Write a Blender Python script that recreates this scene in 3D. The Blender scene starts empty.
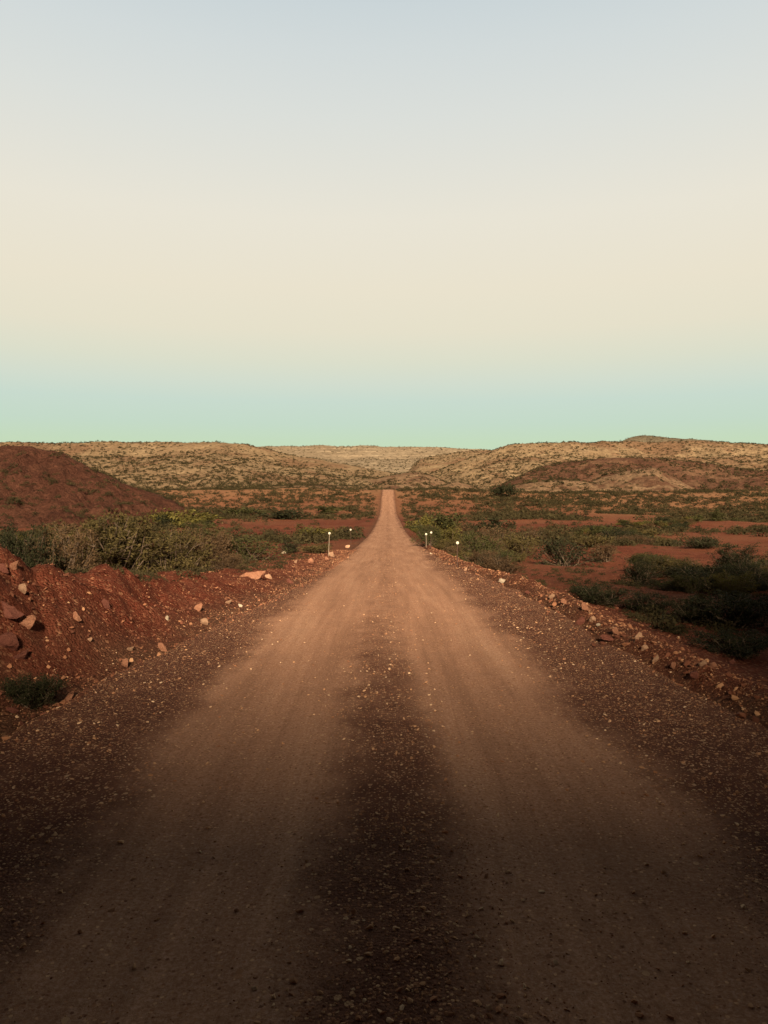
import bpy, math, random
import numpy as np

# ------------------------------------------------------------------ basics
F, VX, HY, CAMH = 745.0, 388.0, 490.0, 1.6      # focal length (px), vanishing column, horizon row, eye height
RNG = np.random.default_rng(11)
random.seed(5)
scene = bpy.context.scene
COL = scene.collection


def tag(o, label=None, cat=None, group=None, kind=None):
    if label: o['label'] = label
    if cat: o['category'] = cat
    if group: o['group'] = group
    if kind: o['kind'] = kind
    return o


def interp(x, pts):
    """smooth (monotone cosine) interpolation"""
    xs = np.array([p[0] for p in pts], float); ys = np.array([p[1] for p in pts], float)
    x = np.clip(np.asarray(x, float), xs[0], xs[-1])
    # pchip
    h = np.diff(xs); dl = np.diff(ys) / h
    m = np.zeros_like(xs)
    for i in range(1, len(xs) - 1):
        if dl[i - 1] * dl[i] > 0:
            w1, w2 = 2 * h[i] + h[i - 1], h[i] + 2 * h[i - 1]
            m[i] = (w1 + w2) / (w1 / dl[i - 1] + w2 / dl[i])
    m[0], m[-1] = dl[0], dl[-1]
    i = np.clip(np.searchsorted(xs, x, side='right') - 1, 0, len(xs) - 2)
    t = (x - xs[i]) / h[i]
    t2, t3 = t * t, t * t * t
    return (2 * t3 - 3 * t2 + 1) * ys[i] + (t3 - 2 * t2 + t) * h[i] * m[i] + (-2 * t3 + 3 * t2) * ys[i + 1] + (t3 - t2) * h[i] * m[i + 1]


def sm(a, b, x):
    t = np.clip((np.asarray(x, float) - a) / (b - a), 0, 1)
    return t * t * (3 - 2 * t)


def _hash(ix, iy, s):
    n = (ix.astype(np.int64) * 374761393 + iy.astype(np.int64) * 668265263 + s * 974634777) & 0xffffffff
    n = ((n ^ (n >> 13)) * 1274126177) & 0xffffffff
    n = (n ^ (n >> 16)) & 0xffffffff
    return n.astype(np.float64) / 2147483648.0 - 1.0


def vnoise(x, y, s=0):
    ix, iy = np.floor(x), np.floor(y)
    fx, fy = x - ix, y - iy
    fx = fx * fx * fx * (fx * (fx * 6 - 15) + 10); fy = fy * fy * fy * (fy * (fy * 6 - 15) + 10)
    a = _hash(ix, iy, s); b = _hash(ix + 1, iy, s); c = _hash(ix, iy + 1, s); d = _hash(ix + 1, iy + 1, s)
    return (a * (1 - fx) + b * fx) * (1 - fy) + (c * (1 - fx) + d * fx) * fy


def fbm(x, y, scale, octv=4, s=0, gain=.5):
    x = np.asarray(x, float) / scale; y = np.asarray(y, float) / scale
    v = 0; a = 1.0; tot = 0
    for k in range(octv):
        v = v + a * vnoise(x * 2.03 ** k + 17.3 * k, y * 2.03 ** k - 9.1 * k, s + k * 7)
        tot += a; a *= gain
    return v / tot


# ------------------------------------------------------------------ terrain
PROFILE = [(-4000, 0), (-60, 0), (0, 0), (8, -.01), (12, -.12), (18, -.38), (26, -.80), (45, -1.55), (68, -2.3),
           (110, -3.15), (148, -3.4), (168, -2.6), (190, -.7), (214, 1.45), (222, 1.72), (235, 1.6), (300, .5), (450, 0), (6000, 0)]
ER = [(-60, 3.2), (3, 2.78), (5, 2.62), (8, 2.38), (13, 2.3), (20, 1.92), (30, 1.85), (60, 1.7), (110, 1.9), (150, 1.85), (240, 1.7)]
EL = [(-60, 3.2), (3, 2.62), (5.7, 2.5), (7.5, 2.25), (10.5, 1.95), (16.5, 1.62), (30, 1.65), (60, 1.6), (110, 1.7), (150, 1.75), (240, 1.7)]
BANK = [(-60, 1.2), (-5, 1.3), (3, 1.2), (5, 1.04), (7, .84), (8.5, .66), (10, .48), (12, .32), (15, .18), (20, .07), (45, 0), (60, 0)]
# unseen rise added behind the camera to keep the sun off the nearest ground
SHADE_RIDGE_Y, SHADE_RIDGE_W = -22.0, 18.0


def road_z(z):
    return interp(z, PROFILE)


def shade_ridge(x, z):
    crest = 13.35 + 6.0 * sm(3.8, 10, x) + 2.2 * sm(-.5, 4, -x)  # crest raised on both sides so the added shade reaches farther there
    t = np.clip(1 - np.abs(z - SHADE_RIDGE_Y) / SHADE_RIDGE_W, 0, 1)
    t = t * t * (3 - 2 * t)
    return crest * t


def ground_h(x, z, road_cut=True):
    x = np.asarray(x, float); z = np.asarray(z, float)
    P = road_z(z)
    er, el = interp(z, ER), interp(z, EL)
    far = np.clip(np.abs(z), 0, 400)
    dr = x - er; dl = -x - el
    h = P + 0 * x
    # right: a little windrow of bladed stones, then the lower flats
    fade = 1 - sm(25, 70, z)
    h = h + fade * .11 * np.exp(-((dr - .22 - .15 * fbm(x, z, 2.2, 2, 32)) / .22) ** 2) * (1 + .9 * fbm(x, z, .6, 3, 31))
    h = h - sm(.25, 1.5, dr) * (.16 + .30 * sm(10, 30, z))
    h = h + fade * sm(2.2, 5.0, dr) * .14 * np.sin(x * .8 + z * .35)
    # left: bank
    B = interp(z, BANK)
    prof = sm(-.05, 1.45, dl) ** 1.15 * (1 - .95 * sm(1.5, 3.6, dl))
    lump = 1 + .38 * fbm(x, z, .8, 5, 3, .62) + .25 * fbm(x, z, 2.6, 2, 8)
    h = h + B * prof * lump
    h = h + sm(.15, .6, dl) * (1 - sm(2.5, 4, dl)) * np.clip(B, 0, .6) * .42 * (.35 - np.abs(fbm(x, z, .55, 4, 88)))
    h = h - sm(1.6, 3.4, dl) * (.12 + .25 * sm(10, 30, z))
    # flats: hummocks, shallow washes, growing with distance from the road
    side = sm(.6, 9, np.maximum(dr, dl))
    amp = .08 + .5 * sm(10, 70, far)
    h = h + side * amp * fbm(x, z, 13, 4, 5)
    h = h + sm(.3, 2, np.maximum(dr, dl)) * .05 * fbm(x, z, .8, 4, 12)
    # low rubble at the bank foot
    h = h + sm(0, .4, np.maximum(dr, dl)) * (1 - sm(20, 40, far)) * .03 * fbm(x, z, .22, 3, 44)
    # broad swells far off
    h = h + side * sm(60, 220, far) * 1.3 * fbm(x, z, 70, 3, 9)
    # scarp strip on the left flats
    h = h + .55 * sm(-9, -13, x) * sm(24, 30, z) * (1 - sm(30, 52, z)) * (1 + .5 * fbm(x, z, 5, 3, 77))
    h = h + shade_ridge(x, z)
    if road_cut:
        inn = sm(.1, -.25, np.maximum(dr, dl))
        h = h - inn * .07
    return h


def px_ground(px, py, zmin=2.0, zmax=330.0):
    """point of the ground under a pixel of the photograph"""
    zs = np.exp(np.linspace(math.log(zmin), math.log(zmax), 2600))
    xs = (px - VX) / F * zs
    ray = CAMH - (py - HY) / F * zs
    hh = ground_h(xs, zs)
    k = np.argmax(ray <= hh)
    if ray[k] > hh[k]:
        k = len(zs) - 1
    return float(xs[k]), float(zs[k]), float(hh[k])


# ------------------------------------------------------------------ node helpers
def new_mat(name):
    m = bpy.data.materials.new(name); m.use_nodes = True
    nt = m.node_tree; nt.nodes.clear()
    out = nt.nodes.new('ShaderNodeOutputMaterial'); b = nt.nodes.new('ShaderNodeBsdfPrincipled')
    nt.links.new(b.outputs[0], out.inputs[0])
    b.inputs['Roughness'].default_value = .95
    b.inputs['Specular IOR Level'].default_value = .03
    return m, nt, b


def N(nt, kind, **kw):
    n = nt.nodes.new(kind)
    for k, v in kw.items():
        if k.startswith('i_'):
            n.inputs[k[2:].replace('_', ' ')].default_value = v
        else:
            setattr(n, k, v)
    return n


def noise(nt, vec, scale, detail=4, rough=.55, dist=0):
    n = N(nt, 'ShaderNodeTexNoise')
    n.inputs['Scale'].default_value = scale; n.inputs['Detail'].default_value = detail
    n.inputs['Roughness'].default_value = rough; n.inputs['Distortion'].default_value = dist
    nt.links.new(vec, n.inputs['Vector'])
    return n.outputs['Fac']


def ramp(nt, fac, stops):
    r = N(nt, 'ShaderNodeValToRGB')
    e = r.color_ramp.elements
    while len(e) < len(stops): e.new(.5)
    for el, (p, c) in zip(e, stops):
        el.position = p; el.color = (*c, 1) if len(c) == 3 else c
    nt.links.new(fac, r.inputs['Fac'])
    return r.outputs['Color']


def mix(nt, fac, a, b, mode='MIX'):
    m = N(nt, 'ShaderNodeMix', data_type='RGBA', blend_type=mode)
    for sock, v in ((m.inputs[0], fac), (m.inputs[6], a), (m.inputs[7], b)):
        if isinstance(v, (int, float)): sock.default_value = v
        elif isinstance(v, tuple): sock.default_value = (*v, 1)
        else: nt.links.new(v, sock)
    return m.outputs[2]


def math_(nt, op, a, b=None):
    m = N(nt, 'ShaderNodeMath', operation=op)
    for s, v in zip(m.inputs, (a, b)):
        if v is None: continue
        if isinstance(v, (int, float)): s.default_value = v
        else: nt.links.new(v, s)
    return m.outputs[0]


def attr(nt, name):
    a = N(nt, 'ShaderNodeAttribute'); a.attribute_name = name
    return a.outputs['Fac']


def bump(nt, b, h, strength=.6, dist=.02):
    n = N(nt, 'ShaderNodeBump'); n.inputs['Strength'].default_value = strength; n.inputs['Distance'].default_value = dist
    nt.links.new(h, n.inputs['Height']); nt.links.new(n.outputs[0], b.inputs['Normal'])


def objco(nt):
    return N(nt, 'ShaderNodeTexCoord').outputs['Object']


GREY0, GREY1 = (0, 0, 0), (1, 1, 1)


def pebble(nt, vec, scale, rnd=1.0):
    v = N(nt, 'ShaderNodeTexVoronoi'); v.inputs['Scale'].default_value = scale; v.inputs['Randomness'].default_value = rnd
    nt.links.new(vec, v.inputs['Vector'])
    s = N(nt, 'ShaderNodeSeparateColor'); nt.links.new(v.outputs['Color'], s.inputs[0])
    return v.outputs['Distance'], s.outputs[0], s.outputs[1]


# ground: rust-red desert soil with stony and dusty patches
def mat_ground():
    m, nt, b = new_mat('red_desert_soil'); co = objco(nt)
    base = ramp(nt, noise(nt, co, .9, 8, .65), [(.25, (0.085, 0.023, 0.013)), (.5, (0.145, 0.040, 0.022)), (.72, (0.205, 0.066, 0.036))])
    big = noise(nt, co, .045, 5, .6)
    base = mix(nt, ramp(nt, big, [(.42, GREY0), (.62, GREY1)]), base, (0.190, 0.070, 0.036))
    base = mix(nt, 1.0, base, ramp(nt, noise(nt, co, 5.5, 9, .8), [(.32, (.58, .55, .54)), (.66, (1.2, 1.2, 1.2))]), 'MULTIPLY')
    # tan far ground
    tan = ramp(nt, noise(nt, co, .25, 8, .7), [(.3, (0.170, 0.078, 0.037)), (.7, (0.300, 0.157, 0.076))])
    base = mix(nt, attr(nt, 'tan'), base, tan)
    # dark gravel of the road shoulder
    sh = ramp(nt, noise(nt, co, 2.5, 6, .7), [(.3, (0.075, 0.035, 0.021)), (.7, (0.150, 0.070, 0.039))])
    base = mix(nt, attr(nt, 'shoulder'), base, sh)
    d, r1, r2 = pebble(nt, co, 42)
    peb = math_(nt, 'GREATER_THAN', r1, .80)
    base = mix(nt, math_(nt, 'MULTIPLY', peb, .35), base, ramp(nt, r2, [(0, (0.140, 0.044, 0.025)), (.6, (0.340, 0.139, 0.072)), (1, (0.520, 0.287, 0.151))]))
    d2, q1, q2 = pebble(nt, co, 16)
    peb2 = math_(nt, 'MULTIPLY', math_(nt, 'GREATER_THAN', q1, .94), math_(nt, 'LESS_THAN', d2, .40))
    base = mix(nt, math_(nt, 'MULTIPLY', peb2, .6), base, ramp(nt, q2, [(0, (0.200, 0.061, 0.032)), (1, (0.460, 0.226, 0.115))]))
    nt.links.new(base, b.inputs['Base Color'])
    hgt = math_(nt, 'ADD', math_(nt, 'MULTIPLY', noise(nt, co, 14, 8, .75), 1.0), math_(nt, 'MULTIPLY', d, -.5))
    bump(nt, b, hgt, 1.0, .05)
    return m


def mat_road():
    m, nt, b = new_mat('dusty_gravel_road'); co = objco(nt)
    st = N(nt, 'ShaderNodeMapping'); st.inputs['Scale'].default_value = (1.4, .12, 1)
    nt.links.new(co, st.inputs['Vector'])
    dust = ramp(nt, noise(nt, st.outputs[0], 1.6, 7, .62), [(.28, (.285, .168, .117)), (.5, (.385, .230, .162)), (.74, (.465, .295, .210))])
    fine = ramp(nt, noise(nt, co, 60, 5, .8), [(.30, (0.570, 0.463, 0.369)), (.5, (0.931, 0.802, 0.657)), (.72, (1.30, 1.30, 1.28))])
    dust = mix(nt, 1.0, dust, fine, 'MULTIPLY')
    sl = N(nt, 'ShaderNodeMapping'); sl.inputs['Scale'].default_value = (8, .22, 1); nt.links.new(co, sl.inputs['Vector'])
    streak = ramp(nt, noise(nt, sl.outputs[0], 1.0, 6, .7, .3), [(.3, (.80, .78, .77)), (.7, (1.13, 1.13, 1.12))])
    dust = mix(nt, 1.0, dust, streak, 'MULTIPLY')
    grav = ramp(nt, noise(nt, co, 5, 8, .75), [(.25, (.074, .030, .020)), (.55, (.140, .060, .038)), (.78, (.245, .120, .072))])
    g = attr(nt, 'gravel')
    gn = math_(nt, 'ADD', g, math_(nt, 'MULTIPLY', math_(nt, 'SUBTRACT', math_(nt, 'ADD', math_(nt, 'MULTIPLY', noise(nt, co, 3.2, 8, .78), .7), math_(nt, 'MULTIPLY', noise(nt, st.outputs[0], .9, 5, .6), .3)), .5), 1.5))
    g2 = N(nt, 'ShaderNodeMapRange', interpolation_type='SMOOTHSTEP')
    g2.inputs['From Min'].default_value = .15; g2.inputs['From Max'].default_value = .95
    nt.links.new(gn, g2.inputs['Value']); gm = g2.outputs[0]
    base = mix(nt, gm, dust, grav)
    d, r1, r2 = pebble(nt, co, 75)
    thr = math_(nt, 'SUBTRACT', .86, math_(nt, 'MULTIPLY', gm, .26))
    pk = math_(nt, 'MULTIPLY', math_(nt, 'GREATER_THAN', r1, thr), math_(nt, 'LESS_THAN', d, .5))
    base = mix(nt, math_(nt, 'MULTIPLY', pk, .8), base, ramp(nt, r2, [(0, (0.114, 0.045, 0.026)), (.5, (0.361, 0.165, 0.085)), (1, (0.665, 0.397, 0.212))]))
    d2, s1, s2 = pebble(nt, co, 33)
    pk2 = math_(nt, 'MULTIPLY', math_(nt, 'GREATER_THAN', s1, math_(nt, 'SUBTRACT', .985, math_(nt, 'MULTIPLY', gm, .15))), math_(nt, 'LESS_THAN', d2, .42))
    base = mix(nt, math_(nt, 'MULTIPLY', pk2, .8), base, ramp(nt, s2, [(0, (0.152, 0.066, 0.034)), (.6, (0.380, 0.182, 0.092)), (1, (0.589, 0.372, 0.205))]))
    nt.links.new(base, b.inputs['Base Color'])
    rough = math_(nt, 'ADD', math_(nt, 'MULTIPLY', gm, .8), .25)
    hgt = math_(nt, 'MULTIPLY', math_(nt, 'SUBTRACT', noise(nt, co, 45, 6, .8), math_(nt, 'MULTIPLY', d, math_(nt, 'MULTIPLY', gm, .8))), rough)
    bump(nt, b, hgt, .8, .02)
    return m


def mat_hill(name, lo, hi, dark, scale=.05, strata=0.0, rust=None):
    m, nt, b = new_mat(name); co = objco(nt)
    base = ramp(nt, noise(nt, co, scale, 9, .68), [(.3, lo), (.68, hi)])
    patch = ramp(nt, noise(nt, co, scale * 2.7, 7, .7, .6), [(.50, GREY0), (.66, GREY1)])
    base = mix(nt, math_(nt, 'MULTIPLY', patch, .65), base, dark)
    if rust:
        pt = ramp(nt, noise(nt, co, scale * .55, 5, .6, .4), [(.50, GREY0), (.60, GREY1)])
        base = mix(nt, math_(nt, 'MULTIPLY', pt, .8), base, rust)
    if strata:
        mp = N(nt, 'ShaderNodeMapping'); mp.inputs['Scale'].default_value = (.004, .004, .42)
        nt.links.new(co, mp.inputs['Vector'])
        band = ramp(nt, noise(nt, mp.outputs[0], 1.0, 4, .7), [(.52, GREY0), (.60, GREY1)])
        base = mix(nt, math_(nt, 'MULTIPLY', band, strata), base, (.56, .42, .27))
    base = mix(nt, 1.0, base, ramp(nt, noise(nt, co, scale * 9, 9, .78), [(.32, (.52, .50, .48)), (.66, (1.22, 1.22, 1.20))]), 'MULTIPLY')
    nt.links.new(base, b.inputs['Base Color'])
    bump(nt, b, noise(nt, co, max(.3, scale * 4), 9, .78), 1.0, 2.2)
    return m


# ------------------------------------------------------------------ mesh helpers
def mesh_from(name, verts, faces, mat, smooth=True, attrs=None):
    """verts (n,3) array; faces (m,k) array of equal-sided polygons"""
    me = bpy.data.meshes.new(name)
    verts = np.asarray(verts, np.float32); faces = np.asarray(faces, np.int32)
    me.vertices.add(len(verts)); me.vertices.foreach_set('co', verts.ravel())
    k = faces.shape[1]
    me.loops.add(faces.size); me.loops.foreach_set('vertex_index', faces.ravel())
    me.polygons.add(len(faces)); me.polygons.foreach_set('loop_start', np.arange(0, faces.size, k, dtype=np.int32))
    try: me.polygons.foreach_set('loop_total', np.full(len(faces), k, np.int32))
    except Exception: pass
    me.update(calc_edges=True)
    me.polygons.foreach_set('use_smooth', np.full(len(faces), smooth, bool))
    for nm, vals in (attrs or {}).items():
        a = me.attributes.new(nm, 'FLOAT', 'POINT'); a.data.foreach_set('value', np.asarray(vals, np.float32))
    for mm in (mat if isinstance(mat, (list, tuple)) else [mat]):
        me.materials.append(mm)
    me.validate()
    return me


def link(name, me, parent=None, loc=None):
    o = bpy.data.objects.new(name, me); COL.objects.link(o)
    if parent: o.parent = parent
    if loc is not None: o.location = loc
    return o


def grid_faces(nr, nc, wrap=False):
    r = np.arange(nr - 1)[:, None]; c = np.arange(nc if wrap else nc - 1)[None, :]
    c1 = (c + 1) % nc
    a = r * nc + c; b_ = r * nc + c1; d = (r + 1) * nc + c; e = (r + 1) * nc + c1
    return np.stack([a, b_, e, d], -1).reshape(-1, 4)


# ---- the ground: one sheet out to the horizon, finer where it is near and in front
th = np.concatenate([np.linspace(-40, 40, 560), np.linspace(40, 320, 150)[1:-1]])
th = np.radians(th)
rr = [.25]
while rr[-1] < 9000:
    r = rr[-1]
    rr.append(r * (1.011 if r < 60 else 1.016 if r < 330 else 1.06))
rr = np.array(rr)
R_, T_ = np.meshgrid(rr, th, indexing='ij')
GX, GZ = R_ * np.sin(T_), R_ * np.cos(T_)
GH = ground_h(GX, GZ)
dr_, dl_ = GX - interp(GZ, ER), -GX - interp(GZ, EL)
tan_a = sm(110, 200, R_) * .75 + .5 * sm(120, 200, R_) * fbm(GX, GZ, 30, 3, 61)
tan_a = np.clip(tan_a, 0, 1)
sh_a = np.clip(sm(.75, -.1, np.maximum(dr_ + .22, dl_) + .25 * fbm(GX, GZ, .3, 3, 71) + .35 * fbm(GX, GZ, .9, 4, 70)) * .95, 0, 1)
gm_ = mesh_from('ground', np.stack([GX, GZ, GH], -1).reshape(-1, 3), grid_faces(len(rr), len(th), True)[:, ::-1], mat_ground(), True,
                {'tan': tan_a.ravel(), 'shoulder': sh_a.ravel()})
tag(link('ground', gm_), 'rust red desert ground with washes and a stony bank', kind='structure')

# ---- the road
zz = [-30.0]
while zz[-1] < 236:
    z = zz[-1]
    zz.append(z + max(.02, .007 * abs(z)) if z > .5 else z + max(.04, .02 * abs(z)))
zz = np.array(zz)
NC = 170
er, el = interp(zz, ER), interp(zz, EL)
ss = np.linspace(0, 1, NC)
RX = -(el[:, None] + .14) + (er + el + .28)[:, None] * ss[None, :]
RZ = np.repeat(zz[:, None], NC, 1)
ed = np.maximum(RX - er[:, None], -RX - el[:, None]) + .16 * fbm(RX, RZ, .8, 4, 21) * (1 - .5 * sm(20, 60, RZ))


def road_off(x, z):
    wob = .07 * fbm(x * 0, z, 9, 2, 55)
    rut = np.exp(-((np.abs(x - wob) - .88) / .38) ** 2)
    return .012 - .022 * rut + .012 * np.exp(-((x - wob) / .3) ** 2) + .008 * fbm(x, z, .35, 4, 14)


ROFF = road_off(RX, RZ) + .02
RH = road_z(RZ) + shade_ridge(RX, RZ) + ROFF - sm(-.18, .12, ed) * .12
wob = .10 * fbm(RX * 0, RZ, 7, 2, 55)
ax = np.abs(RX - wob + .10 * fbm(RX, RZ, .9, 3, 58))
grav_a = (1 - sm(.04, .58, ax)) * (.86 - .50 * sm(2.6, 12, RZ)) + sm(.95, 1.70, ax + .22 * fbm(RX, RZ, 1.8, 4, 57)) * (1 - .35 * sm(12, 45, RZ))
rm = mesh_from('road', np.stack([RX, RZ, RH], -1).reshape(-1, 3), grid_faces(len(zz), NC), mat_road(), True, {'gravel': np.clip(grav_a, 0, 1).ravel()})
tag(link('road', rm), 'straight two-track dusty gravel road', kind='structure')


def surface_h(x, z):
    """top of road or ground"""
    x = np.asarray(x, float); z = np.asarray(z, float)
    g = ground_h(x, z)
    e = np.maximum(x - interp(z, ER), -x - interp(z, EL)) + .16 * fbm(x, z, .8, 4, 21) * (1 - .5 * sm(20, 60, z))
    r = road_z(z) + shade_ridge(x, z) + road_off(x, z) + .02 - sm(-.18, .12, e) * .12
    return np.where((e < .14) & (z < 236), np.maximum(g, r), g)


# ------------------------------------------------------------------ hills (each its own body at its own distance)
MT_TAN = mat_hill('tan_hill_soil', (.28, .180, .098), (.41, .285, .160), (.18, .115, .066), .06, rust=(.25, .14, .078))
MT_FAR = mat_hill('pale_far_mesa', (.27, .195, .120), (.35, .265, .170), (.19, .14, .09), .02, .40)
MT_RED = mat_hill('rust_red_hill_soil', (.115, .046, .030), (.205, .088, .054), (.050, .027, .019), .22)
MT_RUST = mat_hill('brown_red_slope_soil', (.125, .058, .036), (.215, .108, .064), (.070, .036, .025), .10, rust=(.26, .145, .082))
MT_BUTTE = mat_hill('grey_olive_caprock', (.12, .095, .062), (.19, .15, .095), (.085, .066, .045), .06)
MT_OCHRE = mat_hill('ochre_mound_soil', (.27, .155, .088), (.43, .28, .16), (.16, .08, .05), .16, rust=(.16, .075, .045))

HILLS = [
    # name, silhouette (pixel column, row), z at foot, z at crest, profile, gully size, material, label
    ('red_hill', [(-260, 440), (-60, 441), (0, 446), (28, 446), (46, 449), (60, 453), (72, 458), (84, 464), (100, 472), (125, 483), (150, 492), (175, 499), (205, 506), (240, 514)], 84, 128, 'round', 1.7, MT_RED, 'dark rust red hill sloping down towards the road'),
    ('tan_mesa', [(-500, 446), (-200, 444), (20, 443), (110, 442), (200, 442.5), (244, 443.5), (256, 446), (270, 450), (282, 453), (310, 458), (350, 465), (392, 473), (430, 481), (475, 492), (520, 505)], 215, 430, 'mesa', 1.6, MT_TAN, 'flat topped tan mesa dotted with shrubs'),
    ('far_mesa', [(100, 452), (200, 448), (270, 446.5), (330, 446), (410, 446.5), (440, 448), (480, 450), (560, 453), (700, 458)], 560, 1050, 'mesa', 3.0, MT_FAR, 'pale far mesa with ledges across the valley end'),
    ('spur', [(380, 474), (404, 466), (420, 460), (440, 455), (465, 451), (490, 450.5), (540, 452), (640, 456)], 420, 700, 'round', 1.8, MT_TAN, 'tan spur rising below the far mesa'),
    ('capped_mesa', [(395, 492), (420, 479), (442, 469), (462, 461), (478, 455), (492, 450), (504, 446), (518, 444), (560, 442.5), (620, 441.5), (690, 441.5), (768, 444), (900, 446), (1200, 450)], 290, 480, 'mesa', 2.2, MT_TAN, 'tan mesa dotted with shrubs'),
    ('butte', [(600, 446), (618, 442.5), (629, 438), (640, 436), (655, 436), (672, 437.5), (700, 440), (740, 443), (780, 446)], 520, 620, 'mesa', .8, MT_BUTTE, 'low dark butte standing on the mesa skyline'),
    ('rust_slope', [(440, 496), (480, 484), (510, 475), (540, 467), (575, 461), (610, 458), (650, 458), (690, 461), (720, 466), (760, 471), (860, 474), (1100, 478)], 225, 330, 'round', 1.9, MT_RUST, 'brown red slope below the mesa'),
    ('ochre_mound', [(560, 493), (590, 482), (615, 474), (638, 469), (652, 466.5), (662, 470), (672, 476), (690, 486), (720, 497)], 212, 268, 'round', 1.1, MT_OCHRE, 'ochre mound with a bare pale flank'),
    ('pale_knoll', [(408, 497), (425, 491), (442, 486), (456, 482), (466, 484), (480, 490), (500, 498)], 205, 240, 'round', .9, MT_OCHRE, 'pale knoll beside the end of the road'),
    ('pale_rise', [(470, 497), (500, 489), (528, 483), (562, 480), (590, 483), (615, 489), (650, 500)], 200, 246, 'round', .9, MT_OCHRE, 'pale rise with bare ochre ground'),
    ('reddish_knoll', [(330, 494), (352, 486), (376, 479), (398, 474), (416, 472), (432, 476), (450, 484), (480, 494)], 250, 330, 'round', .8, MT_OCHRE, 'reddish ochre knoll behind the end of the road'),
    ('ochre_ledge', [(190, 500), (225, 492), (262, 487), (300, 485.5), (345, 486), (368, 489), (390, 497)], 205, 246, 'round', .4, MT_OCHRE, 'ochre ledge left of the end of the road'),
]


def hill_top(h, u):
    return CAMH + (HY - interp(u * F + VX, h[1])) / F * h[3]


def hill_h(h, x, z):
    u = x / z
    z0, z1, kind = h[2], h[3], h[4]
    # wavy foot and crest lines so that no edge runs level
    z0w = z0 + .10 * (z1 - z0) * fbm(u * 260, z * 0, 14, 3, hash_name(h[0]))
    t = (z - z0w) / (z1 - z0w)
    if kind == 'mesa':
        f = .34 * sm(0, .55, t) + .36 * sm(.3, .86, t) + .30 * sm(.78, 1.0, t)
    else:
        f = .55 * np.clip(t, 0, 1) + .45 * sm(0, 1, t)
    back = sm(1.35, 2.1, t)
    top = hill_top(h, u) * (1 + .035 * fbm(u * F, u * 0 + 3, 22, 5, hash_name(h[0]) + 9, .6)) + (.35 * fbm(u * F, u * 0 + 8, 9, 3, 41) if h[0] == 'red_hill' else 0)
    foot = ground_h(x, np.full_like(z, z0)) - 2.0
    p0, p1 = h[1][0][0], h[1][-1][0]; pu = u * F + VX
    if kind == 'round': f = f * sm(p0, p0 + .16 * (p1 - p0), pu) * sm(p1, p1 - .16 * (p1 - p0), pu)
    y = foot + (top - foot) * f * (1 - back)
    edge = np.clip(f * (1 - f) * 4, 0, 1)
    sc = (z1 - z0) * .30
    gul = fbm(x, z * .35, sc, 5, hash_name(h[0]) + 3, .55)
    y = y - np.abs(gul) * h[5] * 2.2 * (.25 + .75 * edge) * sm(0, .2, t) * (1 - .8 * sm(.9, 1.0, t))
    y = y + fbm(x, z, sc * .16, 5, 5, .6) * h[5] * .8 * (1 - .85 * sm(.85, 1.0, t))
    return y - 3 * sm(0, -.12, t)


def hash_name(s):
    return sum((i + 1) * ord(c) for i, c in enumerate(s)) % 997


for h in HILLS:
    p0, p1 = h[1][0][0], h[1][-1][0]
    us = (np.linspace(p0, p1, int(min(520, max(120, (p1 - p0) / 1.6)))) - VX) / F
    z0, z1 = h[2], h[3]
    zs = np.concatenate([np.linspace(z0 - .12 * (z1 - z0), z1 * 1.01, 150), np.linspace(z1 * 1.01, z1 + (z1 - z0) * 1.2, 22)[1:]])
    Z, U = np.meshgrid(zs, us, indexing='ij')
    X = U * Z
    H = hill_h(h, X, Z)
    me = mesh_from(h[0], np.stack([X, Z, H], -1).reshape(-1, 3), grid_faces(len(zs), len(us)), h[6])
    tag(link(h[0], me), h[7], kind='structure')


def any_h(x, z):
    """height of the topmost ground or hill and which"""
    best = ground_h(x, z); own = np.zeros(len(x), int)
    for i, h in enumerate(HILLS):
        u = x / z * F + VX
        ok = (u > h[1][0][0]) & (u < h[1][-1][0]) & (z > h[2] * .9) & (z < h[3] + (h[3] - h[2]) * 1.2)
        if not ok.any(): continue
        hh = np.full(len(x), -99.0); hh[ok] = hill_h(h, x[ok], z[ok])
        own = np.where(hh > best, i + 1, own); best = np.maximum(best, hh)
    return best, own


# ------------------------------------------------------------------ stones
def ico():
    p = (1 + 5 ** .5) / 2
    v = np.array([(-1, p, 0), (1, p, 0), (-1, -p, 0), (1, -p, 0), (0, -1, p), (0, 1, p), (0, -1, -p), (0, 1, -p), (p, 0, -1), (p, 0, 1), (-p, 0, -1), (-p, 0, 1)], float)
    v /= np.linalg.norm(v[0])
    f = np.array([(0, 11, 5), (0, 5, 1), (0, 1, 7), (0, 7, 10), (0, 10, 11), (1, 5, 9), (5, 11, 4), (11, 10, 2), (10, 7, 6), (7, 1, 8), (3, 9, 4), (3, 4, 2), (3, 2, 6), (3, 6, 8), (3, 8, 9), (4, 9, 5), (2, 4, 11), (6, 2, 10), (8, 6, 7), (9, 8, 1)])
    return v, f


def subdiv(v, f):
    v = list(map(tuple, v)); cache = {}; nf = []
    def mid(a, b):
        k = (min(a, b), max(a, b))
        if k not in cache:
            m = (np.array(v[a]) + np.array(v[b])) / 2; m /= np.linalg.norm(m)
            cache[k] = len(v); v.append(tuple(m))
        return cache[k]
    for a, b, c in f:
        x, y, z = mid(a, b), mid(b, c), mid(c, a)
        nf += [(a, x, z), (b, y, x), (c, z, y), (x, y, z)]
    return np.array(v), np.array(nf)


ICO = ico(); ICO3 = subdiv(*subdiv(*ICO))


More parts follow.
